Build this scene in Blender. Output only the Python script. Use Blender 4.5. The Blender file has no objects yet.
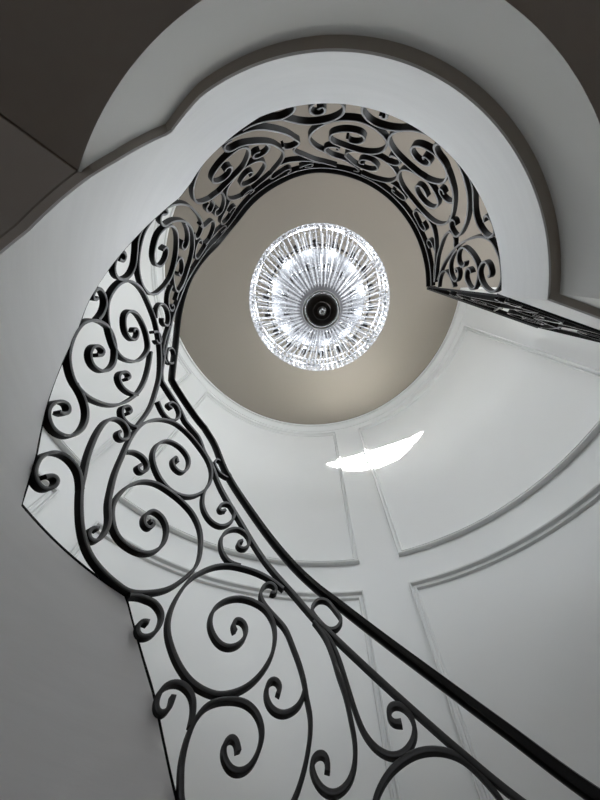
import bpy, bmesh, math, random
from mathutils import Vector, Matrix
random.seed(7)
P_CHAND, P_WIN, P_LOW, P_SUN, P_SIDE, EXPOSURE = 35.0, 95.0, 9.5, 330.0, 160.0, 0.20   # lamp powers and exposure
# railing scrolls as (angle in degrees, height in metres) on the railing cylinder
SCROLLS = [
 [(133.1,0.64),(131,0.654),(129.5,0.656),(128.2,0.657),(126.6,0.646),(125.6,0.63),(125.3,0.602),(125.8,0.575),(126.8,0.56),(128,0.556),(128.8,0.565),(129.1,0.581),(128.7,0.595),(127.5,0.597)],
 [(100.9,0.84),(103.8,0.869),(107.8,0.89),(111.5,0.894),(114.8,0.888),(117.7,0.868),(120.2,0.836),(122.9,0.778),(124.1,0.713),(124.4,0.663),(124.1,0.623),(123.2,0.59),(121.3,0.553),(119.2,0.523),(116.5,0.497),(113.9,0.485),(111.3,0.482),(108.6,0.494),(106.1,0.517),(103.8,0.557),(102.2,0.61),(101.9,0.666),(102.6,0.71),(104.7,0.751),(107.7,0.77),(111.2,0.769),(114.3,0.742),(116,0.703),(115.9,0.657),(114.2,0.621),(112.2,0.605),(110.2,0.609),(108.6,0.631),(108.1,0.665),(109.1,0.691),(110.7,0.694),(111.2,0.673),(110.4,0.655)],
 [(103.9,0.818),(103,0.812),(102.5,0.828),(103.2,0.849),(104.7,0.853),(105.9,0.834),(106.3,0.8),(105.3,0.772),(103,0.738),(99.8,0.693),(98,0.639),(96.6,0.591),(95.6,0.544),(95.1,0.503),(94.5,0.465),(94.5,0.431),(95,0.388),(95.7,0.352),(96.8,0.314),(98.1,0.286),(99.9,0.256)],
 [(111.1,0.248),(112.6,0.272),(113.4,0.29),(113.9,0.312),(114.4,0.336),(114.6,0.368),(114.4,0.402),(113.8,0.429),(112.9,0.451),(111.1,0.468),(108.5,0.478),(106.2,0.477),(104.2,0.462),(103,0.438),(102.6,0.414),(102.9,0.389),(103.6,0.364),(104.7,0.348),(106.2,0.343),(107.5,0.351),(108.5,0.37),(108.5,0.392),(107.6,0.403),(106.6,0.396),(106.2,0.378)],
 [(114.5,0.406),(114.7,0.437),(115.2,0.459),(116.2,0.475),(117.7,0.485),(119.3,0.483),(120.7,0.468),(121.1,0.446),(121,0.428),(120.3,0.415),(119.6,0.414),(118.8,0.424),(118.6,0.441),(118.7,0.456)],
 [(100.5,0.506),(100.1,0.526),(101,0.542),(102.3,0.536),(102.7,0.511),(102.3,0.489),(101.3,0.472),(99.5,0.464),(97.7,0.473),(96.3,0.492),(95.5,0.522)],
 [(93.5,0.729),(91.2,0.677),(89.9,0.625),(89,0.569),(88,0.518),(87.4,0.461),(87.1,0.41),(87.6,0.368),(88.8,0.339),(90.9,0.322),(92.8,0.329),(94.1,0.353),(94.3,0.374),(93.4,0.389),(92.3,0.39),(91.7,0.378),(91.9,0.358)],
 [(91.8,0.703),(90,0.664),(88.7,0.616),(88,0.577),(87.2,0.525),(86.4,0.476),(85.3,0.43),(83.6,0.4),(81.4,0.386),(79.3,0.392),(77.6,0.412),(76.8,0.438),(77.2,0.47),(78.8,0.489),(80.3,0.485),(80.8,0.465),(80.3,0.45),(78.8,0.449)],
 [(84.1,0.245),(85.3,0.277),(85.3,0.303),(84,0.333),(82,0.36),(80.2,0.375),(77.9,0.388),(75.3,0.392),(72.8,0.386),(70.8,0.371),(69.4,0.348),(68.3,0.323),(67.6,0.303),(67.2,0.277),(67.6,0.249),(69.7,0.214)],
 [(137.4,0.903),(136.9,0.912),(136,0.899),(136.6,0.875),(138.1,0.879),(139.1,0.908),(138.1,0.951),(135.4,0.952),(133,0.92),(131.9,0.857),(132.9,0.809),(134.9,0.782),(138.2,0.773),(141.7,0.783),(144.2,0.813),(146.1,0.854),(146.6,0.887),(146.7,0.936),(145.8,0.995),(143.7,1.044),(140.8,1.074),(136.7,1.083),(132.9,1.077),(128.8,1.051),(125.3,0.994),(123.3,0.917),(122.7,0.838),(124.4,0.768),(126.7,0.713),(130.1,0.674),(133.5,0.651),(136.9,0.654),(140.2,0.663),(144,0.683),(147.7,0.722),(151.5,0.782),(153.8,0.826),(155.2,0.863),(157.2,0.911),(158.9,0.963),(160.6,1.03),(161.4,1.093),(160.8,1.139),(158.6,1.171),(155.8,1.164),(154.7,1.124),(156,1.095),(157.4,1.104),(157.3,1.124)],
 [(160,0.757),(159.4,0.778),(158.1,0.782),(157.4,0.761),(158.2,0.733),(160.1,0.728),(161.9,0.744),(163.3,0.782),(162.9,0.824),(160.9,0.855),(158.2,0.863),(156,0.853),(153.5,0.821)],
 [(145.5,0.759),(146.5,0.754),(146.8,0.734),(145.7,0.716),(144.4,0.722),(143.9,0.759),(144.7,0.802),(147.2,0.853),(148.9,0.904),(150.6,0.963),(152.5,1.058),(154.2,1.154),(154.8,1.252),(153.9,1.331),(151.5,1.411),(147.6,1.476),(142,1.494),(136.9,1.472),(132,1.424),(128.9,1.351),(128,1.247),(129.6,1.167),(132.1,1.118),(136,1.093),(140,1.101),(144.1,1.137),(146.8,1.186),(147.6,1.264),(145.7,1.333),(141.6,1.362),(137.8,1.34),(136.2,1.281),(137,1.222),(139.7,1.219),(141.3,1.248),(141.1,1.282),(139.8,1.259)],
 [(152.5,1.079),(151,1.113),(148.4,1.131),(145.9,1.117),(145.4,1.08),(146.5,1.056),(147.9,1.067),(147.4,1.091)],
 [(128,1.271),(128.3,1.184),(127,1.116),(125.1,1.079),(122.7,1.056),(120.3,1.056),(118.4,1.084),(117.4,1.143),(118.7,1.193),(121.1,1.198),(122.6,1.159),(121.7,1.135),(120.5,1.156)],
 [(112.4,0.899),(115.6,0.904),(118.2,0.946),(119.1,1.003),(117.9,1.052),(115.2,1.078),(112.4,1.061),(111.3,1.022),(112.3,0.984),(114,0.984),(114.5,1.008),(113.3,1.021)],
 [(176.6,1.206),(176,1.229),(176.9,1.257),(178.5,1.236),(178.7,1.2),(177.3,1.17),(174.9,1.166),(172.7,1.196),(172,1.242),(173,1.298),(176,1.337),(179.5,1.346),(182.2,1.328),(184.2,1.275),(184.9,1.22),(184.5,1.172),(182.8,1.124),(180.7,1.088),(178.6,1.064),(176.1,1.05),(172.8,1.045),(169.5,1.064),(167.1,1.095),(164.7,1.142),(163,1.204),(162.4,1.274),(162.6,1.367),(164.4,1.465),(167.6,1.556),(171.1,1.626)],
 [(178.9,1.512),(179.8,1.521),(179.5,1.549),(178.2,1.553),(176.9,1.528),(176.7,1.494),(178.6,1.457),(181.3,1.451),(184.2,1.474),(185,1.522),(183.7,1.58),(180,1.625),(176.6,1.636),(172.8,1.616),(171,1.55),(170.6,1.468),(171.9,1.403),(173.7,1.359),(176.2,1.337),(180.4,1.33),(184.8,1.333),(188.7,1.355),(191.3,1.401),(192.9,1.453),(193.4,1.516),(192.1,1.601),(189.7,1.664),(185.7,1.718),(180.7,1.759),(176.2,1.762),(170.6,1.731),(166.3,1.675),(162.5,1.6),(159.2,1.491),(156.8,1.387),(155.7,1.284),(155.2,1.209)],
 [(162.2,1.351),(164,1.307),(166.8,1.28),(169.2,1.288),(169.9,1.326),(168.9,1.363),(167.6,1.363),(167.5,1.331)],
 [(154.9,1.228),(156.8,1.194),(159.4,1.183),(161.3,1.2),(161.8,1.227),(160.9,1.258),(159.5,1.251),(159.6,1.226)],
 [(172.5,1.048),(169.3,1.052),(166.3,1.038),(164.1,1.005),(163,0.952),(163.8,0.902),(166.3,0.875),(169,0.88),(170.7,0.904),(170.8,0.947),(169.3,0.973),(167.9,0.963),(167.9,0.937),(168.9,0.925)],
 [(184.6,1.27),(186,1.31),(188.3,1.336),(190.6,1.327),(192.1,1.293),(190.6,1.253),(189.3,1.259),(189.8,1.283)],
 [(199,1.433),(198.5,1.466),(200.1,1.481),(201.2,1.444),(199.1,1.41),(196.6,1.4),(194.6,1.421),(193.8,1.469),(194.8,1.532),(197.3,1.568),(200.6,1.572),(204.4,1.561),(207.5,1.571),(209.9,1.615),(213.8,1.691)],
 [(210.9,2.218),(209.2,2.278),(210.6,2.324),(213.8,2.32),(216.7,2.215),(218.1,2.092),(218.9,1.957),(217.8,1.827),(215.7,1.739),(213.3,1.676),(210.2,1.632),(206.9,1.602),(203,1.594),(199.8,1.595),(195.9,1.61),(191.7,1.654),(189,1.729),(188.8,1.807),(190.1,1.884),(191.9,1.953),(194.5,2.009),(198.4,2.039),(202.9,2.038),(207.7,1.991),(210.2,1.929),(210.9,1.853),(209.6,1.794),(207,1.748),(203.6,1.739),(200.5,1.747),(198.1,1.786),(197.7,1.843),(199.7,1.894),(202.6,1.905),(204.1,1.869),(202.8,1.835)],
 [(215,1.728),(214.2,1.758),(213.4,1.741),(213,1.702),(211.3,1.717),(210.2,1.775),(212.2,1.847),(213.3,1.925),(213.6,2.027),(212,2.153),(209.2,2.236),(205.2,2.298),(200.8,2.307),(197.5,2.286),(194.3,2.256),(191.1,2.21),(188.6,2.139),(185.4,2.083)],
 [(213.4,2.013),(210.9,2.11),(208.2,2.163),(205.5,2.167),(204.2,2.13),(205.6,2.076),(207.3,2.082)],
 [(195.5,2.108),(194.3,2.147),(196.1,2.183),(198.9,2.173),(201.1,2.12),(200.5,2.084),(198,2.046),(195.1,2.029),(192.2,2.047),(189.2,2.08),(188.4,2.122),(189.6,2.18),(193.1,2.251),(197.5,2.296)],
 [(190.8,2.024),(188.6,1.981),(186.3,1.959),(184.2,1.955),(182.2,1.973),(181.7,2.001),(182.6,2.038),(184,2.025),(183.6,1.995)],
 [(180.9,1.777),(183.4,1.797),(185,1.843),(185,1.883),(183.1,1.937),(180.9,1.95),(178.8,1.941),(177.2,1.908),(177.4,1.872),(178.9,1.846),(180,1.858)],
 [(176.7,1.925),(174.6,1.868),(172.1,1.803),(169.8,1.754),(167.2,1.73),(165.2,1.734)],
 [(176.7,1.705),(176.6,1.745),(175.4,1.772),(173.3,1.771),(172.5,1.74),(173,1.714),(174,1.714)],
 [(156.7,1.469),(152.7,1.448),(149.9,1.458),(148.2,1.507),(148.9,1.565),(151.6,1.59),(153.7,1.566),(153.6,1.523),(152,1.534)],
 [(234.9,2.054),(236.1,2.037),(237.4,2.061),(237.3,2.106),(234.9,2.144),(232.3,2.134),(230.2,2.082),(229.7,2.026),(231.2,1.979),(233.8,1.958),(236.6,1.946),(239.8,1.942),(242.5,1.941),(244.1,1.961),(245.3,2.014),(244.9,2.073),(243,2.146),(240.6,2.201),(236.3,2.229),(231.7,2.233),(228.4,2.224),(225.8,2.199),(223.6,2.151),(221.6,2.078),(221.2,2.008),(222.2,1.945),(223.9,1.891),(226.7,1.842),(229.6,1.808),(232.4,1.787),(235.4,1.777),(238.7,1.781),(241.6,1.794),(244.8,1.81),(248.4,1.837),(251.2,1.875),(254,1.933),(256.1,1.978),(258.4,2.037),(260.8,2.124),(262.3,2.187),(261.1,2.222),(258.9,2.239),(256.8,2.22),(256.4,2.177)],
 [(262.1,2.2),(260,2.283),(260.7,2.338),(264.1,2.434),(268.2,2.531),(272.5,2.585),(277.5,2.628)],
 [(242,1.814),(240.7,1.806),(239.3,1.817),(238.9,1.865),(240.1,1.903),(243.2,1.921),(246.8,1.973),(250.2,2.033),(252.9,2.095),(254.9,2.179),(256.2,2.269),(255.7,2.368),(253.4,2.466),(250.2,2.553),(248.4,2.615),(249.1,2.674),(252.9,2.647),(256.9,2.602),(257.9,2.651),(256.4,2.688)],
 [(251.1,2.052),(251.9,2.113),(250.5,2.173),(248,2.187),(245.8,2.168),(245.6,2.122),(246.9,2.104),(248.3,2.119)],
 [(241,2.392),(242.5,2.386),(242.7,2.333),(241.1,2.316),(238,2.351),(236.4,2.396),(236.7,2.453),(239.6,2.506),(243,2.517),(245.9,2.464),(248.1,2.392),(248.5,2.314),(247.1,2.243),(244.9,2.215),(240.8,2.205),(236.1,2.242),(232.5,2.271),(229.6,2.36),(229.3,2.462),(231.9,2.579),(236.1,2.648),(241,2.648),(245.4,2.62),(249.1,2.574)],
 [(224.6,2.178),(226.9,2.205),(228.9,2.239),(228.9,2.324),(226.8,2.442),(223.5,2.497),(221.1,2.464),(221,2.398),(222.7,2.359),(223.8,2.392)],
 [(224.7,2.197),(223.9,2.28),(221.1,2.307),(220.3,2.264),(221.6,2.191),(223.3,2.191)],
 [(214.9,2.253),(214.3,2.33),(216,2.376),(218,2.415),(218.3,2.473),(216.1,2.545),(212.2,2.57),(206.2,2.519),(201.6,2.434),(201.8,2.378),(204.8,2.339),(208.1,2.338),(209.5,2.389),(208,2.429)],
 [(229.1,2.484),(225.2,2.544),(220.9,2.581),(219.2,2.63),(219.6,2.704),(222.5,2.739),(226.7,2.716),(228.8,2.697),(228.1,2.648),(224.9,2.648)],
 [(208,2.511),(211.6,2.585),(215.9,2.663),(219,2.744),(218.5,2.811),(215.2,2.743)],
 [(232.8,2.63),(236.6,2.611),(239,2.64),(239.4,2.7),(237.1,2.697)],
 [(261.9,2.631),(264.5,2.597),(267.1,2.585),(266.9,2.644),(264.1,2.638)],
 [(253.4,2.466),(256.8,2.461),(260.8,2.483),(265.3,2.519),(270.4,2.576)],
 [(246,1.791),(248.3,1.791),(251.8,1.806),(254.7,1.828),(257,1.846),(259.2,1.838),(260.9,1.812),(261.7,1.78),(261.1,1.745),(259,1.728)],
 [(268,1.818),(269.1,1.797),(270.2,1.834),(269.1,1.869),(267.2,1.873),(266,1.846),(265.7,1.802),(267.1,1.761),(269.7,1.741),(272.7,1.744),(274.6,1.775),(275.4,1.824),(274.9,1.879),(272.5,1.935),(268.9,1.965),(265.8,1.967),(262.8,1.943),(259.8,1.895),(257,1.846)],
 [(285.5,1.798),(286.2,1.819),(287.3,1.809),(287.2,1.778),(285.8,1.743),(283.1,1.73),(281.2,1.737),(280.1,1.758),(280.2,1.799),(281.8,1.86),(284.7,1.9),(287.6,1.903),(290.5,1.884),(293.2,1.847)],
 [(278.5,2.129),(279.4,2.173),(281,2.18),(282.7,2.168),(284.1,2.126),(284,2.078),(282.3,2.044),(278.8,2.039),(275.7,2.058),(273.2,2.098),(272.7,2.161),(274.2,2.218),(277.6,2.257),(281.9,2.281),(285.7,2.275),(289.4,2.228),(291.4,2.156),(291.7,2.078),(291,2.022),(289.1,1.982),(286.2,1.944),(283.7,1.922),(280.8,1.91),(277.8,1.914),(274.3,1.932),(271.4,1.958),(268.7,2.011),(266.6,2.073),(265.7,2.143),(266.7,2.235),(269,2.313),(271.8,2.37),(275.2,2.437),(279.9,2.472),(283.7,2.529),(286.7,2.575),(287.3,2.614),(285.2,2.628)],
 [(275.8,2.32),(276.9,2.322),(276.5,2.286),(274.2,2.274),(272.1,2.294),(271.6,2.34),(273.1,2.398)],
 [(287.9,2.441),(286.4,2.457),(285.6,2.42),(286.8,2.373),(289.4,2.354),(292.3,2.38),(293.6,2.422),(292.5,2.488),(289.8,2.526),(285.7,2.519),(282,2.459),(279.8,2.396),(280.1,2.336),(282,2.296),(285.3,2.28),(288.6,2.261),(292.1,2.254),(295.6,2.262),(299.5,2.306),(301.4,2.351),(301.6,2.435),(300.3,2.525),(297.4,2.593),(293.1,2.642),(288.8,2.644)],
 [(294.6,2.171),(295.2,2.134),(296.7,2.129),(298.6,2.153),(299,2.192),(297.7,2.234),(295.1,2.257)],
 [(304.9,2.58),(303.7,2.578),(304.3,2.62),(308.3,2.613),(310.3,2.583),(310.3,2.532),(308,2.504),(304.5,2.498),(301.1,2.511)],
 [(303.7,1.957),(302.9,1.946),(303.6,1.925),(305.5,1.93),(306.2,1.96),(305,2.002),(302.4,2.016),(299.9,1.996),(298.6,1.959),(298.7,1.916),(300.2,1.878),(302.7,1.857),(305.5,1.847),(308.5,1.852),(311.3,1.881),(312.9,1.93),(313.3,1.984),(312.3,2.042),(310.1,2.097),(307.2,2.131),(302.7,2.142),(298.1,2.126),(295.1,2.097),(292.8,2.056),(291.2,1.998),(291,1.932),(292,1.875),(293.8,1.83),(295.7,1.795),(297.8,1.77),(300,1.751),(303.5,1.737)],
 [(306.5,1.757),(305.8,1.739),(305,1.748),(303.9,1.749),(303,1.767),(303.2,1.806),(305.2,1.837),(308.4,1.856),(311.7,1.882),(314.4,1.91),(317.4,1.945),(320.3,1.996),(323.5,2.069),(325.9,2.137)],
 [(328,2.094),(326.6,2.081),(325.8,2.108),(326.5,2.154),(328.7,2.172),(330.8,2.157),(332,2.137),(331.6,2.086),(329.6,2.013),(326.8,1.942),(323.4,1.88),(319.7,1.828),(316.2,1.792),(312.7,1.761),(309.8,1.746)],
 [(314.5,2.249),(313,2.231),(310.6,2.216),(309.2,2.236),(309,2.282),(310.5,2.324),(313.1,2.344),(316.1,2.338),(318.6,2.295),(319.5,2.232),(318.6,2.173),(316.5,2.14),(313,2.118),(309.5,2.111),(305.6,2.144),(302.7,2.179),(301.1,2.223),(301,2.299),(302.9,2.385),(306.8,2.452),(311.4,2.472),(315.9,2.469),(320,2.439),(323.9,2.378),(326.1,2.284),(326.2,2.186),(324.6,2.11)],
 [(316.7,2.044),(315.2,2.03),(314.3,2.052),(315.5,2.078),(317.9,2.078),(319.9,2.051),(320.6,2.009)],
 [(322.7,2.544),(325.6,2.54),(326.3,2.58),(324.5,2.62),(320.5,2.617),(317.5,2.599),(316.7,2.533),(318.5,2.481),(322,2.429),(326.2,2.422),(330.4,2.453),(335,2.505),(339.7,2.558),(345.1,2.607),(349.7,2.625)],
 [(332,2.144),(330.7,2.17),(329.6,2.199),(329.8,2.239),(331.1,2.312),(334.7,2.419),(338.7,2.507),(343.8,2.568),(349.7,2.609)],
 [(334.3,2.605),(332.1,2.625),(330.7,2.599),(330.9,2.549),(333.5,2.53),(336.2,2.528)],
 [(329.7,1.794),(328.5,1.788),(328,1.753),(329.5,1.733),(332,1.725),(333.7,1.737),(334.5,1.773),(334.2,1.807),(332.3,1.842),(329.2,1.863),(325.8,1.85),(322.3,1.808),(319.6,1.77),(317.4,1.749),(315,1.734),(312.7,1.731)],
 [(346.7,1.84),(346.1,1.818),(344.2,1.822),(342.5,1.841),(341.8,1.877),(342.8,1.912),(345,1.939),(347.3,1.93),(349.8,1.891),(351.2,1.835),(351.4,1.785),(350.3,1.745),(347.5,1.717),(344.5,1.717),(341.5,1.724),(338.9,1.742),(336.1,1.773),(334.5,1.819),(333.7,1.884),(333.8,1.973),(334.8,2.105),(337.6,2.264),(340.9,2.393),(344.7,2.485),(348.7,2.553)],
 [(345.6,2.028),(344.6,2.032),(343.7,2.061),(344.7,2.093),(347.1,2.105),(349.5,2.078),(351.2,2.028),(350.9,1.992),(348.7,1.964),(345.4,1.945),(342.9,1.951),(340.3,1.981),(337.7,2.032),(336.3,2.085),(336.7,2.137),(339,2.183),(341.7,2.187),(343.2,2.145),(342.7,2.103),(341.5,2.097)],
 [(336.6,2.161),(337.9,2.229),(340.1,2.29),(342.7,2.322),(345.5,2.322),(347.9,2.293),(348.9,2.249),(347.8,2.212),(345.5,2.194),(343.7,2.21),(344.1,2.24),(345.3,2.23)],
 [(351.8,2.544),(347.8,2.517),(345.5,2.47),(344.7,2.403),(346.1,2.35),(348.7,2.3),(351.1,2.273)],
 [(332,2.172),(333.3,2.175),(335.1,2.197),(336.3,2.187)],
 [(103.1,0.116),(101,0.126),(99.5,0.126),(98.2,0.126),(96.6,0.114),(95.6,0.097),(95.3,0.068),(95.8,0.041),(96.8,0.027),(98,0.024),(98.8,0.034),(99.1,0.051),(98.7,0.064),(97.5,0.065)],
 [(81.1,-0.236),(82.6,-0.217),(83.4,-0.202),(83.9,-0.181),(84.4,-0.16),(84.6,-0.129),(84.4,-0.094),(83.8,-0.065),(82.9,-0.04),(81.1,-0.018),(78.5,-0.002),(76.2,0.001),(74.2,-0.012),(73,-0.035),(72.6,-0.058),(72.9,-0.084),(73.6,-0.109),(74.7,-0.126),(76.2,-0.133),(77.5,-0.127),(78.5,-0.11),(78.5,-0.088),(77.6,-0.075),(76.6,-0.081),(76.2,-0.098)],
 [(70.5,0.035),(70.1,0.055),(71,0.07),(72.3,0.063),(72.7,0.038),(72.3,0.017),(71.3,0),(69.5,-0.006),(67.7,0.006),(66.3,0.027),(65.5,0.058)],
 [(61.8,0.247),(60,0.213),(58.7,0.168),(58,0.129),(57.2,0.076),(56.4,0.026),(55.3,-0.02),(53.6,-0.05),(51.4,-0.062),(49.3,-0.053),(47.6,-0.029),(46.8,-0),(47.2,0.033),(48.8,0.05),(50.3,0.043),(50.8,0.021),(50.3,0.006),(48.8,0.008)],
 [(59.1,-0.586),(60.6,-0.564),(61.4,-0.547),(61.9,-0.526),(62.4,-0.503),(62.6,-0.472),(62.4,-0.436),(61.8,-0.407),(60.9,-0.383),(59.1,-0.362),(56.5,-0.345),(54.2,-0.339),(52.2,-0.35),(51,-0.372),(50.6,-0.396),(50.9,-0.423),(51.6,-0.451),(52.7,-0.47),(54.2,-0.478),(55.5,-0.473),(56.5,-0.456),(56.5,-0.433),(55.6,-0.42),(54.6,-0.424),(54.2,-0.442)],
 [(48.5,-0.295),(48.1,-0.273),(49,-0.259),(50.3,-0.268),(50.7,-0.295),(50.3,-0.317),(49.3,-0.333),(47.5,-0.336),(45.7,-0.322),(44.3,-0.299),(43.5,-0.266)],
 [(40.5,-0.779),(40.7,-0.747),(41.2,-0.726),(42.2,-0.715),(43.7,-0.712),(45.3,-0.722),(46.7,-0.746),(47.1,-0.771),(47,-0.79),(46.3,-0.8),(45.6,-0.798),(44.8,-0.783),(44.6,-0.763),(44.7,-0.748)],
]
COLLARS = [
 [(93.9,0.772),(92.5,0.806),(90.5,0.806),(88.4,0.767),(87.4,0.735),(88.5,0.707),(90.2,0.702),(92.1,0.726)],
 [(129.3,1.429),(129.2,1.465),(127.7,1.469),(124.3,1.424),(122.5,1.396),(123.3,1.377),(126.5,1.382)],
 [(165.8,1.755),(167.4,1.773),(169,1.818),(169.2,1.858),(167.7,1.881),(164.4,1.841),(164.2,1.784)],
]
HANDRAIL = [(351.5,2.742),(344.4,2.779),(334.6,2.833),(324.2,2.851),(312.7,2.777),(305.2,2.765),(294.6,2.753),(284.3,2.748),(272.2,2.779),(260.4,2.818),(251.5,2.876),(244.4,2.911),(234.3,2.963),(224.3,3.002),(211.4,2.874),(202.5,2.624),(193.5,2.381),(182.0,2.177),(169.0,1.957),(159.1,1.717),(150.4,1.705),(138.4,1.660),(132.7,1.595),(124.5,1.422),(113.2,1.223),(102.6,1.028),(96.9,0.930),(91.8,0.854),(87.3,0.794),(73.9,0.590),(63.6,0.420),(56.0,0.289)]
SUBRAIL = [(350.3,2.649),(343.8,2.672),(339.6,2.683),(332.6,2.662),(326.8,2.668),(320.2,2.668),(314.7,2.669),(309.1,2.689),(304.1,2.680),(298.6,2.680),(294.4,2.677),(290.2,2.695),(284.0,2.689),(279.4,2.675),(275.0,2.662),(270.6,2.671),(265.0,2.687),(259.6,2.694),(255.0,2.720),(250.0,2.743),(244.8,2.761),(239.2,2.778),(232.8,2.809),(222.6,2.854),(213.1,2.761),(206.6,2.602),(200.7,2.471),(196.6,2.377),(192.2,2.272),(187.6,2.182),(183.7,2.098),(179.1,1.989),(174.4,1.892),(170.4,1.800),(166.2,1.705),(163.6,1.643),(161.0,1.605),(155.9,1.606),(150.9,1.600),(145.5,1.558),(138.6,1.533),(134.1,1.458),(130.1,1.405),(124.8,1.293),(115.5,1.129),(106.4,0.953),(98.0,0.819),(93.3,0.737),(89.1,0.675),(77.5,0.491),(70.3,0.375),(65.1,0.296)]
PI = math.pi
scene = bpy.context.scene
COL = scene.collection

# ---------------------------------------------------------------- geometry constants (metres, camera height = 0)
WC = (0.07, 0.28)          # axis of the stairwell (curved wall, fascia)
RC = (0.085, 0.25)         # axis of the iron railing
R_WELL, R_WALL = 0.93, 2.04
Z_FLOOR, Z_LAND, Z_SOFF, Z_LOWCEIL, Z_CEIL = -1.45, 1.65, 1.33, 1.125, 4.35
T0, T1 = -2.0, 216.0        # the curved wall's angular span
DIR = math.radians(18)     # heading of the straight balcony edge
RECT = (-3.8, 4.4, -4.5, 2.75)

def pol(c, r, t, z=0.0):
    a = math.radians(t)
    return Vector((c[0] + r*math.cos(a), c[1] + r*math.sin(a), z))

def interp(tab, t):
    """piecewise linear table sorted by descending angle"""
    if t >= tab[0][0]: return tab[0][1]
    for (a, za), (b, zb) in zip(tab, tab[1:]):
        if a >= t >= b:
            return za + (zb - za)*(a - t)/(a - b) if a != b else za
    return tab[-1][1]

# top edge of the stair's inner face and its lower edge, by angle
BASE = [(352,1.65),(253,1.66),(249,1.68),(241,1.71),(233,1.73),(227,1.76),(222,1.75),(215,1.64),(207,1.50),(199,1.35),(191,1.21),(185,1.13),(180,1.03),
        (173,.90),(165,.77),(160,.66),(134,.64),(127,.53),(122,.45),(118,.37),(114,.29),(103,.10),(92,-.09),(80,-.26),(70,-.42),
        (60,-.58),(40,-.90),(5,-1.40)]
LOWER = [(352,1.33),(243,1.335),(237,1.36),(233,1.375),(222,1.22),(216.4,1.127),(212,1.06),(205,.953),(200.6,.864),(191,.66),(180,.45),(171,.28),
         (159,.06),(134,.02),(114,-.32),(92,-.70),(70,-1.0),(45,-1.45)]

# ---------------------------------------------------------------- materials
def mat(name, color, rough=0.5, spec=0.5, metal=0.0, noise=0.0, nscale=8.0, bump=0.0, bscale=60.0, stretch=None):
    m = bpy.data.materials.new(name); m.use_nodes = True
    nt = m.node_tree; b = nt.nodes['Principled BSDF']
    b.inputs['Roughness'].default_value = rough
    b.inputs['Specular IOR Level'].default_value = spec
    b.inputs['Metallic'].default_value = metal
    tc = nt.nodes.new('ShaderNodeTexCoord')
    mp = nt.nodes.new('ShaderNodeMapping'); nt.links.new(tc.outputs['Object'], mp.inputs['Vector'])
    if stretch: mp.inputs['Scale'].default_value = stretch
    n = nt.nodes.new('ShaderNodeTexNoise'); n.inputs['Scale'].default_value = nscale; n.inputs['Detail'].default_value = 5
    nt.links.new(mp.outputs['Vector'], n.inputs['Vector'])
    mx = nt.nodes.new('ShaderNodeMix'); mx.data_type = 'RGBA'
    lo = [c*(1-noise) for c in color]; hi = [min(1, c*(1+noise)) for c in color]
    mx.inputs['A'].default_value = (*lo, 1); mx.inputs['B'].default_value = (*hi, 1)
    nt.links.new(n.outputs['Fac'], mx.inputs['Factor']); nt.links.new(mx.outputs['Result'], b.inputs['Base Color'])
    if bump:
        n2 = nt.nodes.new('ShaderNodeTexNoise'); n2.inputs['Scale'].default_value = bscale; n2.inputs['Detail'].default_value = 4
        nt.links.new(mp.outputs['Vector'], n2.inputs['Vector'])
        bp = nt.nodes.new('ShaderNodeBump'); bp.inputs['Strength'].default_value = bump; bp.inputs['Distance'].default_value = 0.01
        nt.links.new(n2.outputs['Fac'], bp.inputs['Height']); nt.links.new(bp.outputs['Normal'], b.inputs['Normal'])
    return m

def crystal_mat(name, trans, tint=(0.95, 0.955, 0.97)):
    """cut glass: partly see-through, partly bright facets"""
    m = bpy.data.materials.new(name); m.use_nodes = True
    nt = m.node_tree; nt.nodes.clear()
    out = nt.nodes.new('ShaderNodeOutputMaterial')
    g = nt.nodes.new('ShaderNodeBsdfGlossy'); g.inputs['Roughness'].default_value = 0.12; g.inputs['Color'].default_value = (*tint, 1)
    d = nt.nodes.new('ShaderNodeBsdfTranslucent'); d.inputs['Color'].default_value = (*tint, 1)
    t = nt.nodes.new('ShaderNodeBsdfTransparent'); t.inputs['Color'].default_value = (*tint, 1)
    noise = nt.nodes.new('ShaderNodeTexNoise'); noise.inputs['Scale'].default_value = 45
    tc = nt.nodes.new('ShaderNodeTexCoord'); nt.links.new(tc.outputs['Object'], noise.inputs['Vector'])
    m1 = nt.nodes.new('ShaderNodeMixShader'); nt.links.new(noise.outputs['Fac'], m1.inputs['Fac'])
    nt.links.new(g.outputs[0], m1.inputs[1]); nt.links.new(d.outputs[0], m1.inputs[2])
    m2 = nt.nodes.new('ShaderNodeMixShader'); m2.inputs['Fac'].default_value = trans
    nt.links.new(m1.outputs[0], m2.inputs[1]); nt.links.new(t.outputs[0], m2.inputs[2])
    nt.links.new(m2.outputs[0], out.inputs['Surface'])
    return m

def emit_mat(name, color, strength):
    m = bpy.data.materials.new(name); m.use_nodes = True
    b = m.node_tree.nodes['Principled BSDF']
    b.inputs['Base Color'].default_value = (*color, 1)
    b.inputs['Emission Color'].default_value = (*color, 1); b.inputs['Emission Strength'].default_value = strength
    return m

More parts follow.
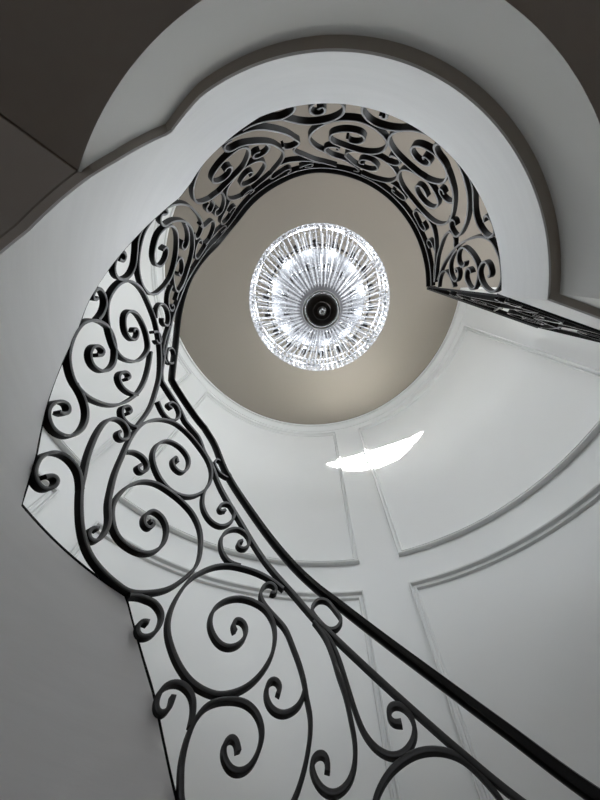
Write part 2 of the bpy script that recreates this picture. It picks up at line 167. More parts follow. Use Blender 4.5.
M_WALL = mat('white_wall_paint', (.80,.81,.80), .45, .4, noise=.012, nscale=3)
M_TRIM = mat('white_trim_paint', (.80,.81,.80), .35, .5, noise=.01, nscale=5)
M_FASCIA = mat('brushed_white_plaster', (.86,.86,.855), .5, .4, noise=.045, nscale=4, bump=.045, bscale=10, stretch=(1,1,8))
M_CEIL = mat('warm_grey_ceiling_paint', (.30,.272,.236), .8, .2, noise=.015, nscale=2)
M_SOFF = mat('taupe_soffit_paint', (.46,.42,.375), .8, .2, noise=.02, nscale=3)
M_RECESS = mat('pale_recess_paint', (.69,.69,.675), .7, .3, noise=.015, nscale=3)
M_WOOD = mat('dark_oak_boards', (.15,.095,.055), .4, .4, noise=.35, nscale=6, stretch=(1,9,1))
M_IRON = mat('black_wrought_iron', (.005,.005,.0055), .5, .12, noise=.2, nscale=40)
M_EDGE = mat('glint_iron_edge', (.035,.035,.036), .40, .5, 1.0, noise=.2, nscale=40)  # lighter, glossier copy of the iron, put in to strengthen edge highlights
_b = M_EDGE.node_tree.nodes['Principled BSDF']; _b.inputs['Coat Weight'].default_value = .8; _b.inputs['Coat Roughness'].default_value = .36; _b.inputs['Coat IOR'].default_value = 1.6
M_RAIL = mat('black_handrail_paint', (.004,.004,.004), .35, .15, noise=.2, nscale=20)
M_CRYSTAL = crystal_mat('cut_crystal', .45)
M_PRISM = crystal_mat('crystal_prism', .35)
M_CHROME = mat('polished_chrome', (.75,.76,.78), .18, .5, 1.0, noise=.02)
M_SATIN = mat('satin_silver_plate', (.12,.12,.125), .6, .5, .9, noise=.05, nscale=30)
M_DARKMETAL = mat('dark_bronze_metal', (.035,.032,.03), .35, .5, .6, noise=.2, nscale=30)
M_BULB = emit_mat('lit_candle_bulb', (1,.97,.93), 14)

# ---------------------------------------------------------------- mesh helpers
def link(name, verts, faces, m, parent=None, smooth=True, angle=35, kind=None):
    me = bpy.data.meshes.new(name); me.from_pydata([tuple(v) for v in verts], [], faces); me.update()
    bm = bmesh.new(); bm.from_mesh(me)
    bmesh.ops.recalc_face_normals(bm, faces=bm.faces); bm.to_mesh(me); bm.free()
    if smooth:
        me.polygons.foreach_set('use_smooth', [True]*len(me.polygons))
        try: me.set_sharp_from_angle(angle=math.radians(angle))
        except Exception: pass
    me.materials.append(m)
    o = bpy.data.objects.new(name, me); COL.objects.link(o)
    if parent is not None:
        o.parent = parent; o.matrix_parent_inverse = Matrix.Translation(parent.location).inverted()
    if kind: o['kind'] = kind
    return o

def struct(name, verts, faces, m, **k):
    return link(name, verts, faces, m, kind='structure', **k)

def thing(name, label, cat, loc):
    o = bpy.data.objects.new(name, None); o.location = loc; o.empty_display_size = .1
    COL.objects.link(o); o['label'] = label; o['category'] = cat
    return o

def loft(rings, closed_ring=True, closed_path=False, caps=True):
    """rings: list of equal-length lists of points"""
    v = [p for r in rings for p in r]; n = len(rings[0]); f = []
    L = len(rings)
    for i in range(L if closed_path else L-1):
        j = (i+1) % L
        for k in range(n if closed_ring else n-1):
            q = (k+1) % n
            f.append((i*n+k, i*n+q, j*n+q, j*n+k))
    if caps and closed_ring and not closed_path:
        f.append(tuple(range(n))[::-1]); f.append(tuple((L-1)*n+k for k in range(n)))
    return v, f

def box(x0, x1, y0, y1, z0, z1):
    v = [Vector((x, y, z)) for z in (z0, z1) for y in (y0, y1) for x in (x0, x1)]
    f = [(0,1,3,2),(4,6,7,5),(0,4,5,1),(2,3,7,6),(0,2,6,4),(1,5,7,3)]
    return v, f

def merge(parts):
    V, F = [], []
    for v, f in parts:
        o = len(V); V += list(v); F += [tuple(i+o for i in q) for q in f]
    return V, F

def prism(poly, z0, z1):
    n = len(poly)
    v = [Vector((p[0], p[1], z0)) for p in poly] + [Vector((p[0], p[1], z1)) for p in poly]
    f = [tuple(range(n))[::-1], tuple(range(n, 2*n))] + [(i, (i+1) % n, n+(i+1) % n, n+i) for i in range(n)]
    return v, f

def catmull(pts, step, closed=False, relax=0):
    P = [Vector(p) for p in pts]; n = len(P); out = []
    segs = n if closed else n-1
    for i in range(segs):
        if closed: p0, p1, p2, p3 = P[(i-1) % n], P[i], P[(i+1) % n], P[(i+2) % n]
        else:
            p1, p2 = P[i], P[i+1]
            p0 = P[i-1] if i > 0 else p1*2-p2
            p3 = P[i+2] if i+2 < n else p2*2-p1
        # centripetal
        def tj(a, b): return max(1e-5, (b-a).length**0.5)
        t01, t12, t23 = tj(p0, p1), tj(p1, p2), tj(p2, p3)
        m1 = (p2-p1) + ((p1-p0)/t01 - (p2-p0)/(t01+t12))*t12
        m2 = (p2-p1) + ((p3-p2)/t23 - (p3-p1)/(t12+t23))*t12
        k = max(2, int((p2-p1).length/step)+1)
        for a in range(k):
            u = a/k
            out.append(p1*(2*u**3-3*u*u+1) + m1*(u**3-2*u*u+u) + p2*(-2*u**3+3*u*u) + m2*(u**3-u*u))
    if not closed: out.append(P[-1])
    m = len(out)
    for _ in range(relax):                      # ease the joints of the bent bar
        out = [out[i] if (not closed and i in (0, m-1)) else out[i]*.5+(out[i-1]+out[(i+1) % m])*.25 for i in range(m)]
    return out

# ---------------------------------------------------------------- the curved wall
def arcs(t0, t1, step=2.0):
    n = max(1, int(abs(t1-t0)/step+.5)); return [t0+(t1-t0)*i/n for i in range(n+1)]

rings = []
for t in arcs(T0, T1, 1.5):
    rings.append([pol(WC, R_WALL, t, Z_FLOOR), pol(WC, R_WALL, t, Z_CEIL), pol(WC, R_WALL+.16, t, Z_CEIL), pol(WC, R_WALL+.16, t, Z_FLOOR)])
v, f = loft(rings); struct('wall_curved', v, f, M_WALL)

# picture-frame mouldings on the curved wall
PROFILE = [(0,0),(0,.036),(.004,.044),(.012,.040),(.017,.012),(.030,.010),(.034,.024),(.042,.022),(.048,.004),(.048,0)]
def frame(name, t0, t1, zb, zt):
    zb = zb if callable(zb) else (lambda t, z=zb: z)
    rings = []
    for d, h in PROFILE:
        da = math.degrees(d/R_WALL); r = R_WALL-h; ring = []
        a0, a1 = t0+da, t1-da
        N = 36
        for i in range(N+1):
            t = a0+(a1-a0)*i/N; ring.append(pol(WC, r, t, zb(t)+d))
        M = 4
        for i in range(1, M): ring.append(pol(WC, r, a1, zb(a1)+d+(zt-zb(a1)-2*d)*i/M))
        for i in range(N+1):
            t = a1+(a0-a1)*i/N; ring.append(pol(WC, r, t, zt-d))
        for i in range(1, M): ring.append(pol(WC, r, a0, zt-d+(zb(a0)+2*d-zt)*i/M))
        rings.append(ring)
    v, f = loft(rings, caps=False); return struct(name, v, f, M_TRIM, angle=25)
spans = [(10.7, 69.9), (79.3, 139.3), (148.5, 208)]
ztop = [4.06, 4.12, 4.14]
for i, (a, b) in enumerate(spans):
    frame('trim_%d' % (i+1), a, b, 1.855, ztop[i])
frame('trim_4', 10.7, 69.7, lambda t: interp(BASE, t)+.25, 1.60)
frame('trim_5', 79.5, 139.5, lambda t: interp(BASE, t)+.22, 1.60)
frame('trim_6', 148.5, 172, lambda t: interp(BASE, t)+.22, 1.60)

# crown moulding ring where the wall meets the ceiling
rings = []
CROWN = [(0,4.225),(.012,4.228),(.016,4.250),(.022,4.262),(.030,4.290),(.044,4.318),(.047,4.326),(.060,4.312),(.070,4.316),(.073,4.332),(.068,4.350),(0,4.350)]
for t in arcs(T0, T1, 1.5): rings.append([pol(WC, R_WALL-d, t, z) for d, z in CROWN])
v, f = loft(rings); struct('trim_7', v, f, M_TRIM, angle=25)

# ---------------------------------------------------------------- landing slab: fascia, soffit, recess
def edge_path(off):
    """plan of the landing's edge, `off` metres back from the well, from the stair head round to the wall"""
    r = R_WELL+off
    P = [pol(WC, r, t) for t in arcs(226, 349.5, 1.5)]
    c0 = pol(WC, R_WELL, 349.8); d = Vector((math.cos(DIR), math.sin(DIR), 0)); nrm = Vector((math.sin(DIR), -math.cos(DIR), 0))
    t = 0.0
    # corner of the offset curves
    if off:
        P = [p for p in P if (p-c0-nrm*off).dot(nrm) > -1e9]
        c = c0 + nrm*off
        # walk along the straight edge until it leaves the arc's offset circle
        while (c-pol(WC, 0, 0)).length < r - 1e-4 and t < .3: t += .002; c = c0+nrm*off+d*t
        P = [p for p in P if (p-c0).dot(d) < t+.001 or p.y < c.y-.02]
        P.append(c)
    else: P[-1] = c0
    for s in (.3, .6, .9, 1.16): 
        if s > t: P.append(c0+nrm*off+d*s)
    return P

def out_pt(p):
    """from the axis through p to the hall's outer walls"""
    d = Vector((p.x-WC[0], p.y-WC[1])); k = 1e9
    if d.x > 1e-6: k = min(k, (RECT[1]-WC[0])/d.x)
    if d.x < -1e-6: k = min(k, (RECT[0]-WC[0])/d.x)
    if d.y < -1e-6: k = min(k, (RECT[2]-WC[1])/d.y)
    return Vector((WC[0]+d.x*k, WC[1]+d.y*k, 0))

def at_z(p, z): return Vector((p.x, p.y, z))

F0 = edge_path(0)
# one slab: floor on top, white inner face in front
rings = []
for p in F0: rings.append([at_z(p, Z_SOFF), at_z(p, Z_LAND), at_z(out_pt(p), Z_LAND), at_z(out_pt(p), Z_SOFF+.12)])
def slab_face(path, zf0, zf1): 
    return loft([[at_z(p, zf0(i)), at_z(p, zf1(i))] for i, p in enumerate(path)], closed_ring=False)

# landing's inner face (runs on into the stair's inner face at the left)
n_arc = len(arcs(226, 349.5, 1.5))
angs = arcs(226, 349.5, 1.5)
def zlow(i): return interp(LOWER, angs[i]) if i < n_arc else Z_SOFF
def ztp(i): return interp(BASE, angs[i]) if i < n_arc else Z_LAND
back = []
for i, p in enumerate(F0):
    c = Vector((WC[0], WC[1], 0))
    if i < n_arc-1: q = c + (p-c)*((R_WELL+.008)/R_WELL)
    else: q = p + Vector((math.sin(DIR), -math.cos(DIR), 0))*.008
    back.append(q)
rings = [[at_z(p, zlow(i)), at_z(p, ztp(i)), at_z(q, ztp(i)), at_z(q, zlow(i))] for i, (p, q) in enumerate(zip(F0, back))]
v, f = loft(rings); struct('trim_8', v, f, M_FASCIA, angle=30)
# landing floor
v, f = loft([[at_z(q, Z_LAND-.02), at_z(out_pt(q), Z_LAND-.02)] for q in back], closed_ring=False)
v2, f2 = loft([[at_z(q, Z_SOFF+.13), at_z(out_pt(q), Z_SOFF+.13)] for q in back], closed_ring=False)
struct('floor_landing', *merge([(v, f), (v2, f2)]), M_WOOD, smooth=False)

# recess: soffit strip, pale curved upstand and the lower hall's ceiling
ga = [t for t in arcs(213.4, 349.5, 1.5) if t < 347]
c0 = pol(WC, R_WELL, 349.8); dvec = Vector((math.cos(DIR), math.sin(DIR), 0)); nvec = Vector((math.sin(DIR), -math.cos(DIR), 0))
CT, RT = (.081, .274), .963            # upper and lower circle of the upstand
CB, RB_ = (.10, .235), .962
def run(c, r):
    P = [pol(c, r, t) for t in ga]; off = .036; cor = c0+nvec*off; k = 0
    while (cor-Vector((c[0], c[1], 0))).length < r: k += .001; cor = c0+nvec*off+dvec*k
    return P + [cor] + [c0+nvec*off+dvec*q for q in (.35, .7, 1.05)]
GT, GB = run(CT, RT), run(CB, RB_)
gz = [interp(LOWER, t) for t in ga]+[Z_SOFF]*4
def push(p, d): 
    q = Vector((p.x-WC[0], p.y-WC[1], 0)); return p+q.normalized()*d
v, f = loft([[at_z(b, Z_LOWCEIL+.001), at_z(t, max(z, Z_LOWCEIL+.004)+.004), at_z(push(t, .05), max(z, Z_LOWCEIL+.004)+.004), at_z(push(b, .05), Z_LOWCEIL+.03)] for t, b, z in zip(GT, GB, gz)])
struct('wall_recess', v, f, M_RECESS)
inner = [pol(WC, R_WELL+.007, t) for t in ga]+[c0+nvec*.007+dvec*q for q in (.01, .35, .7, 1.05)]
v, f = loft([[at_z(a, z+.001), at_z(push(b, .03), z+.001), at_z(push(b, .03), z+.02), at_z(a, z+.02)] for a, b, z, t in zip(inner, GT, gz, ga+[300]*4) if t > 216.5])
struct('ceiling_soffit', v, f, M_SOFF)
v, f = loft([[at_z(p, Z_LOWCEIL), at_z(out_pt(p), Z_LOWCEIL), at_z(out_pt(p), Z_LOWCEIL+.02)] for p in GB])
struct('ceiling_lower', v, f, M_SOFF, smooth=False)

# ---------------------------------------------------------------- staircase (rises round the well from the floor to the landing)
st = thing('staircase', 'curved staircase with smooth pale inner face winding up round the open well', 'staircase', (WC[0]+1.4, WC[1]+.2, Z_FLOOR))
sa = arcs(226, 8, 1.5)
rings = []
for t in sa:
    zb, zl = interp(BASE, t), max(interp(LOWER, t), Z_FLOOR+.002)
    zb = max(zb, zl+.05)
    rings.append([pol(WC, R_WELL, t, zl), pol(WC, R_WELL, t, zb), pol(WC, R_WELL+.008, t, zb), pol(WC, R_WELL+.008, t, zl)])
v, f = loft(rings); link('stringer', v, f, M_FASCIA, st, angle=30)
# soffit: strip flush with the stringer's foot, then the plastered underside one step higher
rings = []
for t in sa:
    zl = max(interp(LOWER, t), Z_FLOOR+.004)
    rings.append([pol(WC, R_WELL+.007, t, zl+.001), pol(WC, R_WELL+.034, t, zl+.001), pol(WC, R_WELL+.036, t, zl+.010), pol(WC, R_WELL+.040, t, zl+.001),
                  pol(WC, R_WALL-.004, t, zl+.001), pol(WC, R_WALL-.004, t, zl+.05), pol(WC, R_WELL+.007, t, zl+.05)])
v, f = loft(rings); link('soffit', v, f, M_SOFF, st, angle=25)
# treads
NT = 18; z_prev = Z_LAND
steps = []
zz = [Z_FLOOR+(Z_LAND-Z_FLOOR)*(i+1)/(NT+1) for i in range(NT)]
fine = [226-.25*i for i in range(880)]
def ang_at(z):
    for t in fine:
        if interp(BASE, t)-.08 <= z: return t
    return 8
lim = [ang_at(z) for z in zz]+[226]
for i, z in enumerate(zz):
    a, b = lim[i], lim[i+1]
    if abs(b-a) < 1.2: b = a+1.2
    poly = [pol(WC, R_WELL+.010, t) for t in arcs(a, b, 3)]+[pol(WC, R_WALL-.004, t) for t in arcs(b, a, 3)]
    lowz = max(max(interp(LOWER, a), interp(LOWER, b))+.055, Z_FLOOR)
    v, f = prism(poly, min(lowz, z-.05), z); link('tread', v, f, M_WOOD, st, smooth=False)

# ---------------------------------------------------------------- hall shell
X0, X1, Y0, Y1 = RECT
far = pol(WC, 4.78, T1)
def wall_between(name, a, b, z0, z1, th, m):
    d = (b-a).normalized(); n = Vector((-d.y, d.x, 0))*th
    v, f = prism([a, b, b+n, a+n], z0, z1); return struct(name, v, f, m, smooth=False)
wall_between('wall_stair_head', pol(WC, R_WALL+.02, T1), pol(WC, 4.76, T1), Z_FLOOR, Z_CEIL, -.15, M_WALL)
pe = pol(WC, R_WALL+.004, T0-.02)
ex = Vector((X1, pe.y, 0))
wall_between('wall_east', pe, ex, Z_FLOOR, Z_CEIL, .15, M_WALL)
v, f = box(X0-.15, X1+.15, Y0-.15, Y1+.1, Z_CEIL, Z_CEIL+.12); struct('ceiling', v, f, M_CEIL, smooth=False)
v, f = box(X0-.15, X1+.15, Y0-.15, Y1+.1, Z_FLOOR-.12, Z_FLOOR); struct('floor', v, f, M_WOOD, smooth=False)

# back wall with a wide window and an added half-moon hole shaped to cast the wall's light patch; lower hall has a window too
SUN_EL, SUN_DX = math.radians(6.0), 0.33     # beam heading chosen to clear the chandelier and reach the wall patch
sund = Vector((-SUN_DX, 1, -math.tan(SUN_EL)*math.hypot(1, SUN_DX))).normalized()
PATCH = [(81.6,3.34),(74,3.42),(68.2,3.445),(60.7,3.42),(53,3.36),(49.7,3.33),(52.3,3.26),(56,3.19),(59.8,3.12),(66.9,3.10),(74.3,3.15),(78.4,3.25)]
hole = []
_tm = sum(q[0] for q in PATCH)/len(PATCH); _zm = sum(q[1] for q in PATCH)/len(PATCH)
for t, z in [(_tm+(t-_tm)*.97, _zm+(z-_zm)*.94) for t, z in PATCH]:
    p = pol(WC, R_WALL, t, z); k = (p.y-Y0)/sund.y; q = p-sund*k; hole.append((q.x, q.z))
hx = [q[0] for q in hole]; hz = [q[1] for q in hole]
WIN = (-.3, 1.95, 2.6, 4.15)
LWIN = (-2.4, 2.4, -1.0, .75)
def panel_with_hole(x0, x1, z0, z1, hole_pts, y0, y1):
    """wall panel x0..x1, z0..z1 with one convex hole, thickness y0..y1"""
    cx = sum(p[0] for p in hole_pts)/len(hole_pts); cz = sum(p[1] for p in hole_pts)/len(hole_pts)
    def edge(px, pz):
        dx, dz = px-cx, pz-cz; k = 1e9
        if dx > 1e-9: k = min(k, (x1-cx)/dx)
        if dx < -1e-9: k = min(k, (x0-cx)/dx)
        if dz > 1e-9: k = min(k, (z1-cz)/dz)
        if dz < -1e-9: k = min(k, (z0-cz)/dz)
        return (cx+dx*k, cz+dz*k)
    pts = list(hole_pts)
    # make sure the panel's corners are rays too
    rays = [(math.atan2(p[1]-cz, p[0]-cx), p) for p in pts]
    for X, Z in ((x0, z0), (x1, z0), (x1, z1), (x0, z1)):
        a = math.atan2(Z-cz, X-cx)
        n = len(pts)
        for i in range(n):
            p, q = pts[i], pts[(i+1) % n]
            den = (q[0]-p[0])*math.sin(a)-(q[1]-p[1])*math.cos(a)
            if abs(den) < 1e-9: continue
            u = ((cx-p[0])*math.sin(a)-(cz-p[1])*math.cos(a))/den
            if 0 <= u <= 1:
                h = (p[0]+(q[0]-p[0])*u, p[1]+(q[1]-p[1])*u)
                if (h[0]-cx)*math.cos(a)+(h[1]-cz)*math.sin(a) > 0: rays.append((a, h)); break
    rays.sort()
    rings = []
    for a, h in rays:
        e = edge(*h)
        rings.append([Vector((h[0], y0, h[1])), Vector((e[0], y0, e[1])), Vector((e[0], y1, e[1])), Vector((h[0], y1, h[1]))])
    return loft(rings, closed_path=True)
def rect_ring(x0, x1, z0, z1): return [(x0, z0), (x1, z0), (x1, z1), (x0, z1)]
ya, yb = Y0-.15, Y0
zs = min(hz)-.06
xs = 2.0
parts = [panel_with_hole(xs, X1, zs, Z_CEIL, hole, ya, yb), box(xs, X1, ya, yb, Z_LOWCEIL+.1, zs), panel_with_hole(X0, xs, Z_LOWCEIL+.1, Z_CEIL, rect_ring(*WIN), ya, yb),
         panel_with_hole(X0, X1, Z_FLOOR, Z_LOWCEIL+.1, rect_ring(*LWIN), ya, yb)]
struct('wall_back', *merge(parts), M_WALL, smooth=False)
v, f = box(X0-.15, X0, Y0-.15, far.y+.2, Z_FLOOR, Z_CEIL); struct('wall_left', v, f, M_WALL, smooth=False)
RWIN = (-4.1, -.5, 2.55, 4.15)  # unseen opening added to brighten the curved wall's left and centre
def swap(vf): return [Vector((p.y, p.x, p.z)) for p in vf[0]], vf[1]
parts = [swap(panel_with_hole(Y0-.15, ex.y+.15, Z_LOWCEIL+.1, Z_CEIL, rect_ring(*RWIN), X1, X1+.15)), box(X1, X1+.15, Y0-.15, ex.y+.15, Z_FLOOR, Z_LOWCEIL+.1)]
struct('wall_right', *merge(parts), M_WALL, smooth=False)
parts = [box(X1+.05, X1+.11, a, b, c, d) for a, b, c, d in ((RWIN[0], RWIN[0]+.05, RWIN[2], RWIN[3]), (RWIN[1]-.05, RWIN[1], RWIN[2], RWIN[3]), (RWIN[0], RWIN[1], RWIN[2], RWIN[2]+.05),
         (RWIN[0], RWIN[1], RWIN[3]-.05, RWIN[3]), (-2.94, -2.9, RWIN[2], RWIN[3]), (-1.72, -1.68, RWIN[2], RWIN[3]))]
struct('added_side_window', *merge(parts), M_TRIM, smooth=False)
def window(name, x0, x1, z0, z1, nm):
    parts = []
    for (a, b, c, d) in ((x0, x0+.05, z0, z1), (x1-.05, x1, z0, z1), (x0, x1, z0, z0+.05), (x0, x1, z1-.05, z1)):
        parts.append(box(a, b, ya+.03, ya+.09, c, d))
    for i in range(1, nm):
        x = x0+(x1-x0)*i/nm; parts.append(box(x-.02, x+.02, ya+.04, ya+.08, z0, z1))
    return struct(name, *merge(parts), M_TRIM, smooth=False)
window('window_1', *WIN, 4); window('window_2', *LWIN, 4)
# bars across the added half-moon hole
parts = []
cx = sum(hx)/len(hx)
for x in (min(hx)+.11, max(hx)-.10): parts.append(box(x-.009, x+.009, ya+.05, ya+.08, min(hz)-.01, max(hz)+.01))
struct('patch_hole_bars', *merge(parts), M_TRIM, smooth=False)

# ---------------------------------------------------------------- railing
def rp(t, z, r): return pol(RC, r, t, z)
RIN, ROUT, RM = .94, .97, .955
def to_sz(tz): return [Vector((math.radians(t)*RM, z, 0)) for t, z in tz]
def bar_mesh(path, half, place, r0=RIN, r1=ROUT, closed=False, taper=True):
    """flat bar bent in the (s,z) sheet, `half` = half thickness in the sheet"""
    n = len(path); rings = []
    tot = sum((path[i+1]-path[i]).length for i in range(n-1)); acc = 0
    for i, p in enumerate(path):
        if closed: a, b = path[(i-1) % n], path[(i+1) % n]
        else: a, b = path[max(0, i-1)], path[min(n-1, i+1)]
        d = b-a
        if d.length < 1e-7: d = Vector((1, 0, 0))
        d.normalize(); nn = Vector((-d.y, d.x, 0)); h = half
        if taper and not closed:
            e = min(acc, tot-acc); h = half*(1+.18*max(0, 1-e/.016))
        A, B = p+nn*h, p-nn*h; c = .18
        A2, B2 = p+nn*h*(1-c*1.3), p-nn*h*(1-c*1.3); dr = (r1-r0)*.04
        rings.append([place(A2, r0), place(A, r0+dr), place(A, r1-dr), place(A2, r1), place(B2, r1), place(B, r1-dr), place(B, r0+dr), place(B2, r0)])
        if i+1 < n: acc += (path[i+1]-p).length
    return loft(rings, closed_path=closed)
def edges(o, n=8):
    """well-facing edges get the lighter, glossier iron that stands in for their light glints"""
    o.data.materials.append(M_EDGE)
    for p in o.data.polygons:
        ks = sorted(v % n for v in p.vertices)
        if len(ks) == 4 and ks[0] == ks[1] and ks[2] == ks[3] and (ks[0], ks[2]) in ((0, 7), (0, 1), (6, 7)): p.material_index = 1
    return o
def on_cyl(p, r): return rp(math.degrees(p.x/RM), p.y, r)

rail = thing('stair_railing', 'black wrought iron scroll railing curving up the stairs and round the landing edge', 'railing', tuple(pol(RC, RM, 30, -1.05)))
for tr in SCROLLS:
    path = catmull(to_sz(tr), .007, relax=5)
    v, f = bar_mesh(path, .0062, on_cyl); edges(link('scroll', v, f, M_IRON, rail, angle=40))
for tr in COLLARS:
    path = catmull(to_sz(tr), .01, closed=True)
    v, f = bar_mesh(path, .0055, on_cyl, closed=True); edges(link('collar_ring', v, f, M_IRON, rail, angle=40))
# a few more collars further down the same rail pair
def rail_z(tab, t): return interp(tab, t)
hand = [(352.2, 2.78)] + [(t, 2.78) for t in (340, 325, 310, 295, 280, 268)] + [q for q in HANDRAIL if q[0] < 262]
sub = [(351.6, 2.675)] + [(t, 2.675) for t in (340, 325, 310, 295, 280, 268)] + [q for q in SUBRAIL if q[0] < 262]
hand += [(46, .15), (36, .01), (28, -.10)]
sub += [(56, .18), (46, .04), (36, -.10), (28, -.21)]
def soft(tab, kinks=()):
    """smooth between kinks"""
    out = []; seg = [tab[0]]
    for q in tab[1:]:
        seg.append(q)
        if any(abs(q[0]-k) < .8 for k in kinks): out.append(seg); seg = [q]
    out.append(seg); path = []
    for s in out:
        if len(s) < 2: continue
        c = catmull([Vector((math.radians(t)*RM, z, 0)) for t, z in s], .02)
        path += c if not path else c[1:]
    return path
hk = [q[0] for q in hand if 157 < q[0] < 161 or 137 < q[0] < 140]
hp = soft(hand, hk)
def tube(path, prof, place):
    rings = []; n = len(path)
    for i, p in enumerate(path):
        d = (path[min(n-1, i+1)]-path[max(0, i-1)]).normalized(); nn = Vector((-d.y, d.x, 0))
        rings.append([place(p+nn*a, RM+b) for a, b in prof])
    return loft(rings)
HPROF = [(-.016,-.016),(-.020,-.008),(-.020,.008),(-.016,.016),(-.004,.018),(.004,.026),(.014,.027),(.022,.018),(.025,0),(.022,-.018),(.014,-.027),(.004,-.026),(-.004,-.018)]
HPROF = [(a*.78, b*.78) for a, b in HPROF]
v, f = tube(hp, HPROF, on_cyl); link('handrail', v, f, M_RAIL, rail, angle=50)
sk = [q[0] for q in sub if 160 < q[0] < 162.5 or 145 < q[0] < 147]
v, f = bar_mesh(soft(sub, sk), .0075, on_cyl, r0=RM-.017, r1=RM+.017, taper=False); edges(link('sub_rail', v, f, M_IRON, rail, angle=40))
def on_well(p, r): return pol(WC, r, math.degrees(p.x/RM), p.y)
bp = soft([(t, z+.005) for t, z in BASE if t >= 40 and t < 350], [160, 134])
v, f = bar_mesh(bp, .0045, on_well, r0=.933, r1=.949, taper=False); link('bottom_rail', v, f, M_IRON, rail, angle=40)
# corner post at the landing's right end and the newel at the foot
def post(name, c, z0, z1, h, parent):
    v, f = box(c.x-h, c.x+h, c.y-h, c.y+h, z0, z1); return link(name, v, f, M_IRON, parent, smooth=False)
foot = pol(RC, RM, 28); post('newel_post', foot, -1.20, -.09, .025, rail)

# straight balcony railing from the corner to the wall
C0 = pol(RC, RM, 352.6); bal = thing('balcony_railing', 'black iron railing running straight from the landing corner to the white wall, seen almost edge-on', 'railing', tuple(at_z(C0, Z_LAND)))
def on_line(p, r):
    off = (r-RM)
    return C0 + dvec*p.x + nvec*off + Vector((0, 0, p.y))
L = 1.075
v, f = tube([Vector((s, 2.78, 0)) for s in (0, .4, .8, L)], HPROF, on_line); link('handrail', v, f, M_RAIL, bal, angle=50)
v, f = bar_mesh([Vector((s, 2.675, 0)) for s in (0, .5, 1, L)], .0075, on_line, taper=False); link('sub_rail', v, f, M_IRON, bal)
v, f = bar_mesh([Vector((s, 1.66, 0)) for s in (0, .5, 1.07)], .004, on_line, taper=False); link('bottom_rail', v, f, M_IRON, bal)
v, f = box(C0.x-.006, C0.x+.006, C0.y-.006, C0.y+.006, Z_LAND-.005, 2.76); link('corner_post', v, f, M_IRON, bal, smooth=False)
e = C0+dvec*L; v, f = box(e.x-.013, e.x+.013, e.y-.013, e.y+.013, Z_LAND-.02, 2.76); link('end_post', v, f, M_IRON, bal, smooth=False)
def spiral(cx, cy, r0, turns, a0, sgn, tail=None):
    pts = []; n = int(18*turns)
    for i in range(n+1):
        u = i/n; r = r0*(.16+.84*u); a = a0+sgn*2*PI*turns*u
        pts.append(Vector((cx+r*math.cos(a), cy+r*math.sin(a), 0)))
    if tail: pts += [Vector((x, y, 0)) for x, y in tail]
    return pts
for cx, cy, r, tn, a0, sg, tail in [(.24, 2.30, .20, 1.6, 0, 1, [(.10, 2.02), (.12, 1.86), (.25, 1.75)]), (.36, 1.93, .17, 1.5, 1, -1, [(.30, 2.18), (.45, 2.45), (.56, 2.66)]),
        (.66, 2.36, .20, 1.6, 2, 1, [(.50, 2.10), (.52, 1.9), (.62, 1.67)]), (.82, 1.95, .19, 1.6, 0, -1, [(.80, 2.25), (.95, 2.5), (1.0, 2.66)]),
        (.98, 1.78, .08, 1.3, 1, 1, None), (.14, 2.55, .07, 1.3, 0, -1, None), (.10, 1.78, .08, 1.3, 1, 1, None)]:
    v, f = bar_mesh(spiral(cx, cy, r, tn, a0, sg, tail), .0062, on_line); edges(link('scroll', v, f, M_IRON, bal, angle=40))

# ---------------------------------------------------------------- chandelier
AX = Vector((.103, .243, 0)); ZR, RR, ZB, RB = 2.88, .60, 2.14, .10
ch = thing('chandelier', 'large round crystal chandelier with bead strands and a dark centre plate hanging over the well', 'chandelier', (AX.x, AX.y, Z_CEIL))
def A(r, t, z): return AX + Vector((r*math.cos(t), r*math.sin(t), z))
def lathe(prof, n=64):
    return loft([[A(r, 2*PI*i/n, z) for r, z in prof] for i in range(n)], closed_ring=False, closed_path=True)
def torus(R, r, z, n=96, m=8):
    return loft([[A(R+r*math.cos(2*PI*k/m), 2*PI*i/n, z+r*math.sin(2*PI*k/m)) for k in range(m)] for i in range(n)], closed_path=True)
def octa(c, d, a, b):
    """bead: octahedron, half length a along d, half width b"""
    d = d.normalized(); u = d.orthogonal().normalized(); w = d.cross(u)
    v = [c-d*a, c+u*b, c+w*b, c-u*b, c-w*b, c+d*a]
    f = [(0,2,1),(0,3,2),(0,4,3),(0,1,4),(5,1,2),(5,2,3),(5,3,4),(5,4,1)]
    return v, f
v, f = lathe([(0, Z_CEIL), (.14, Z_CEIL), (.14, Z_CEIL-.02), (.05, Z_CEIL-.06), (0, Z_CEIL-.06)], 32); link('canopy', v, f, M_CHROME, ch)
v, f = lathe([(.010, Z_CEIL-.05), (.010, 2.2)], 10); link('stem', v, f, M_CHROME, ch)
v, f = torus(RR, .013, ZR); link('rim_ring', v, f, M_CHROME, ch)
v, f = torus(RR+.012, .011, ZR+.26); link('upper_ring', v, f, M_CHROME, ch)
v, f = torus(.20, .010, 3.86); link('crown_ring', v, f, M_CHROME, ch)
v, f = torus(.45, .008, ZR-.06, 64); link('candle_ring', v, f, M_DARKMETAL, ch)
v, f = torus(.28, .008, ZR-.14, 48); link('candle_ring', v, f, M_DARKMETAL, ch)
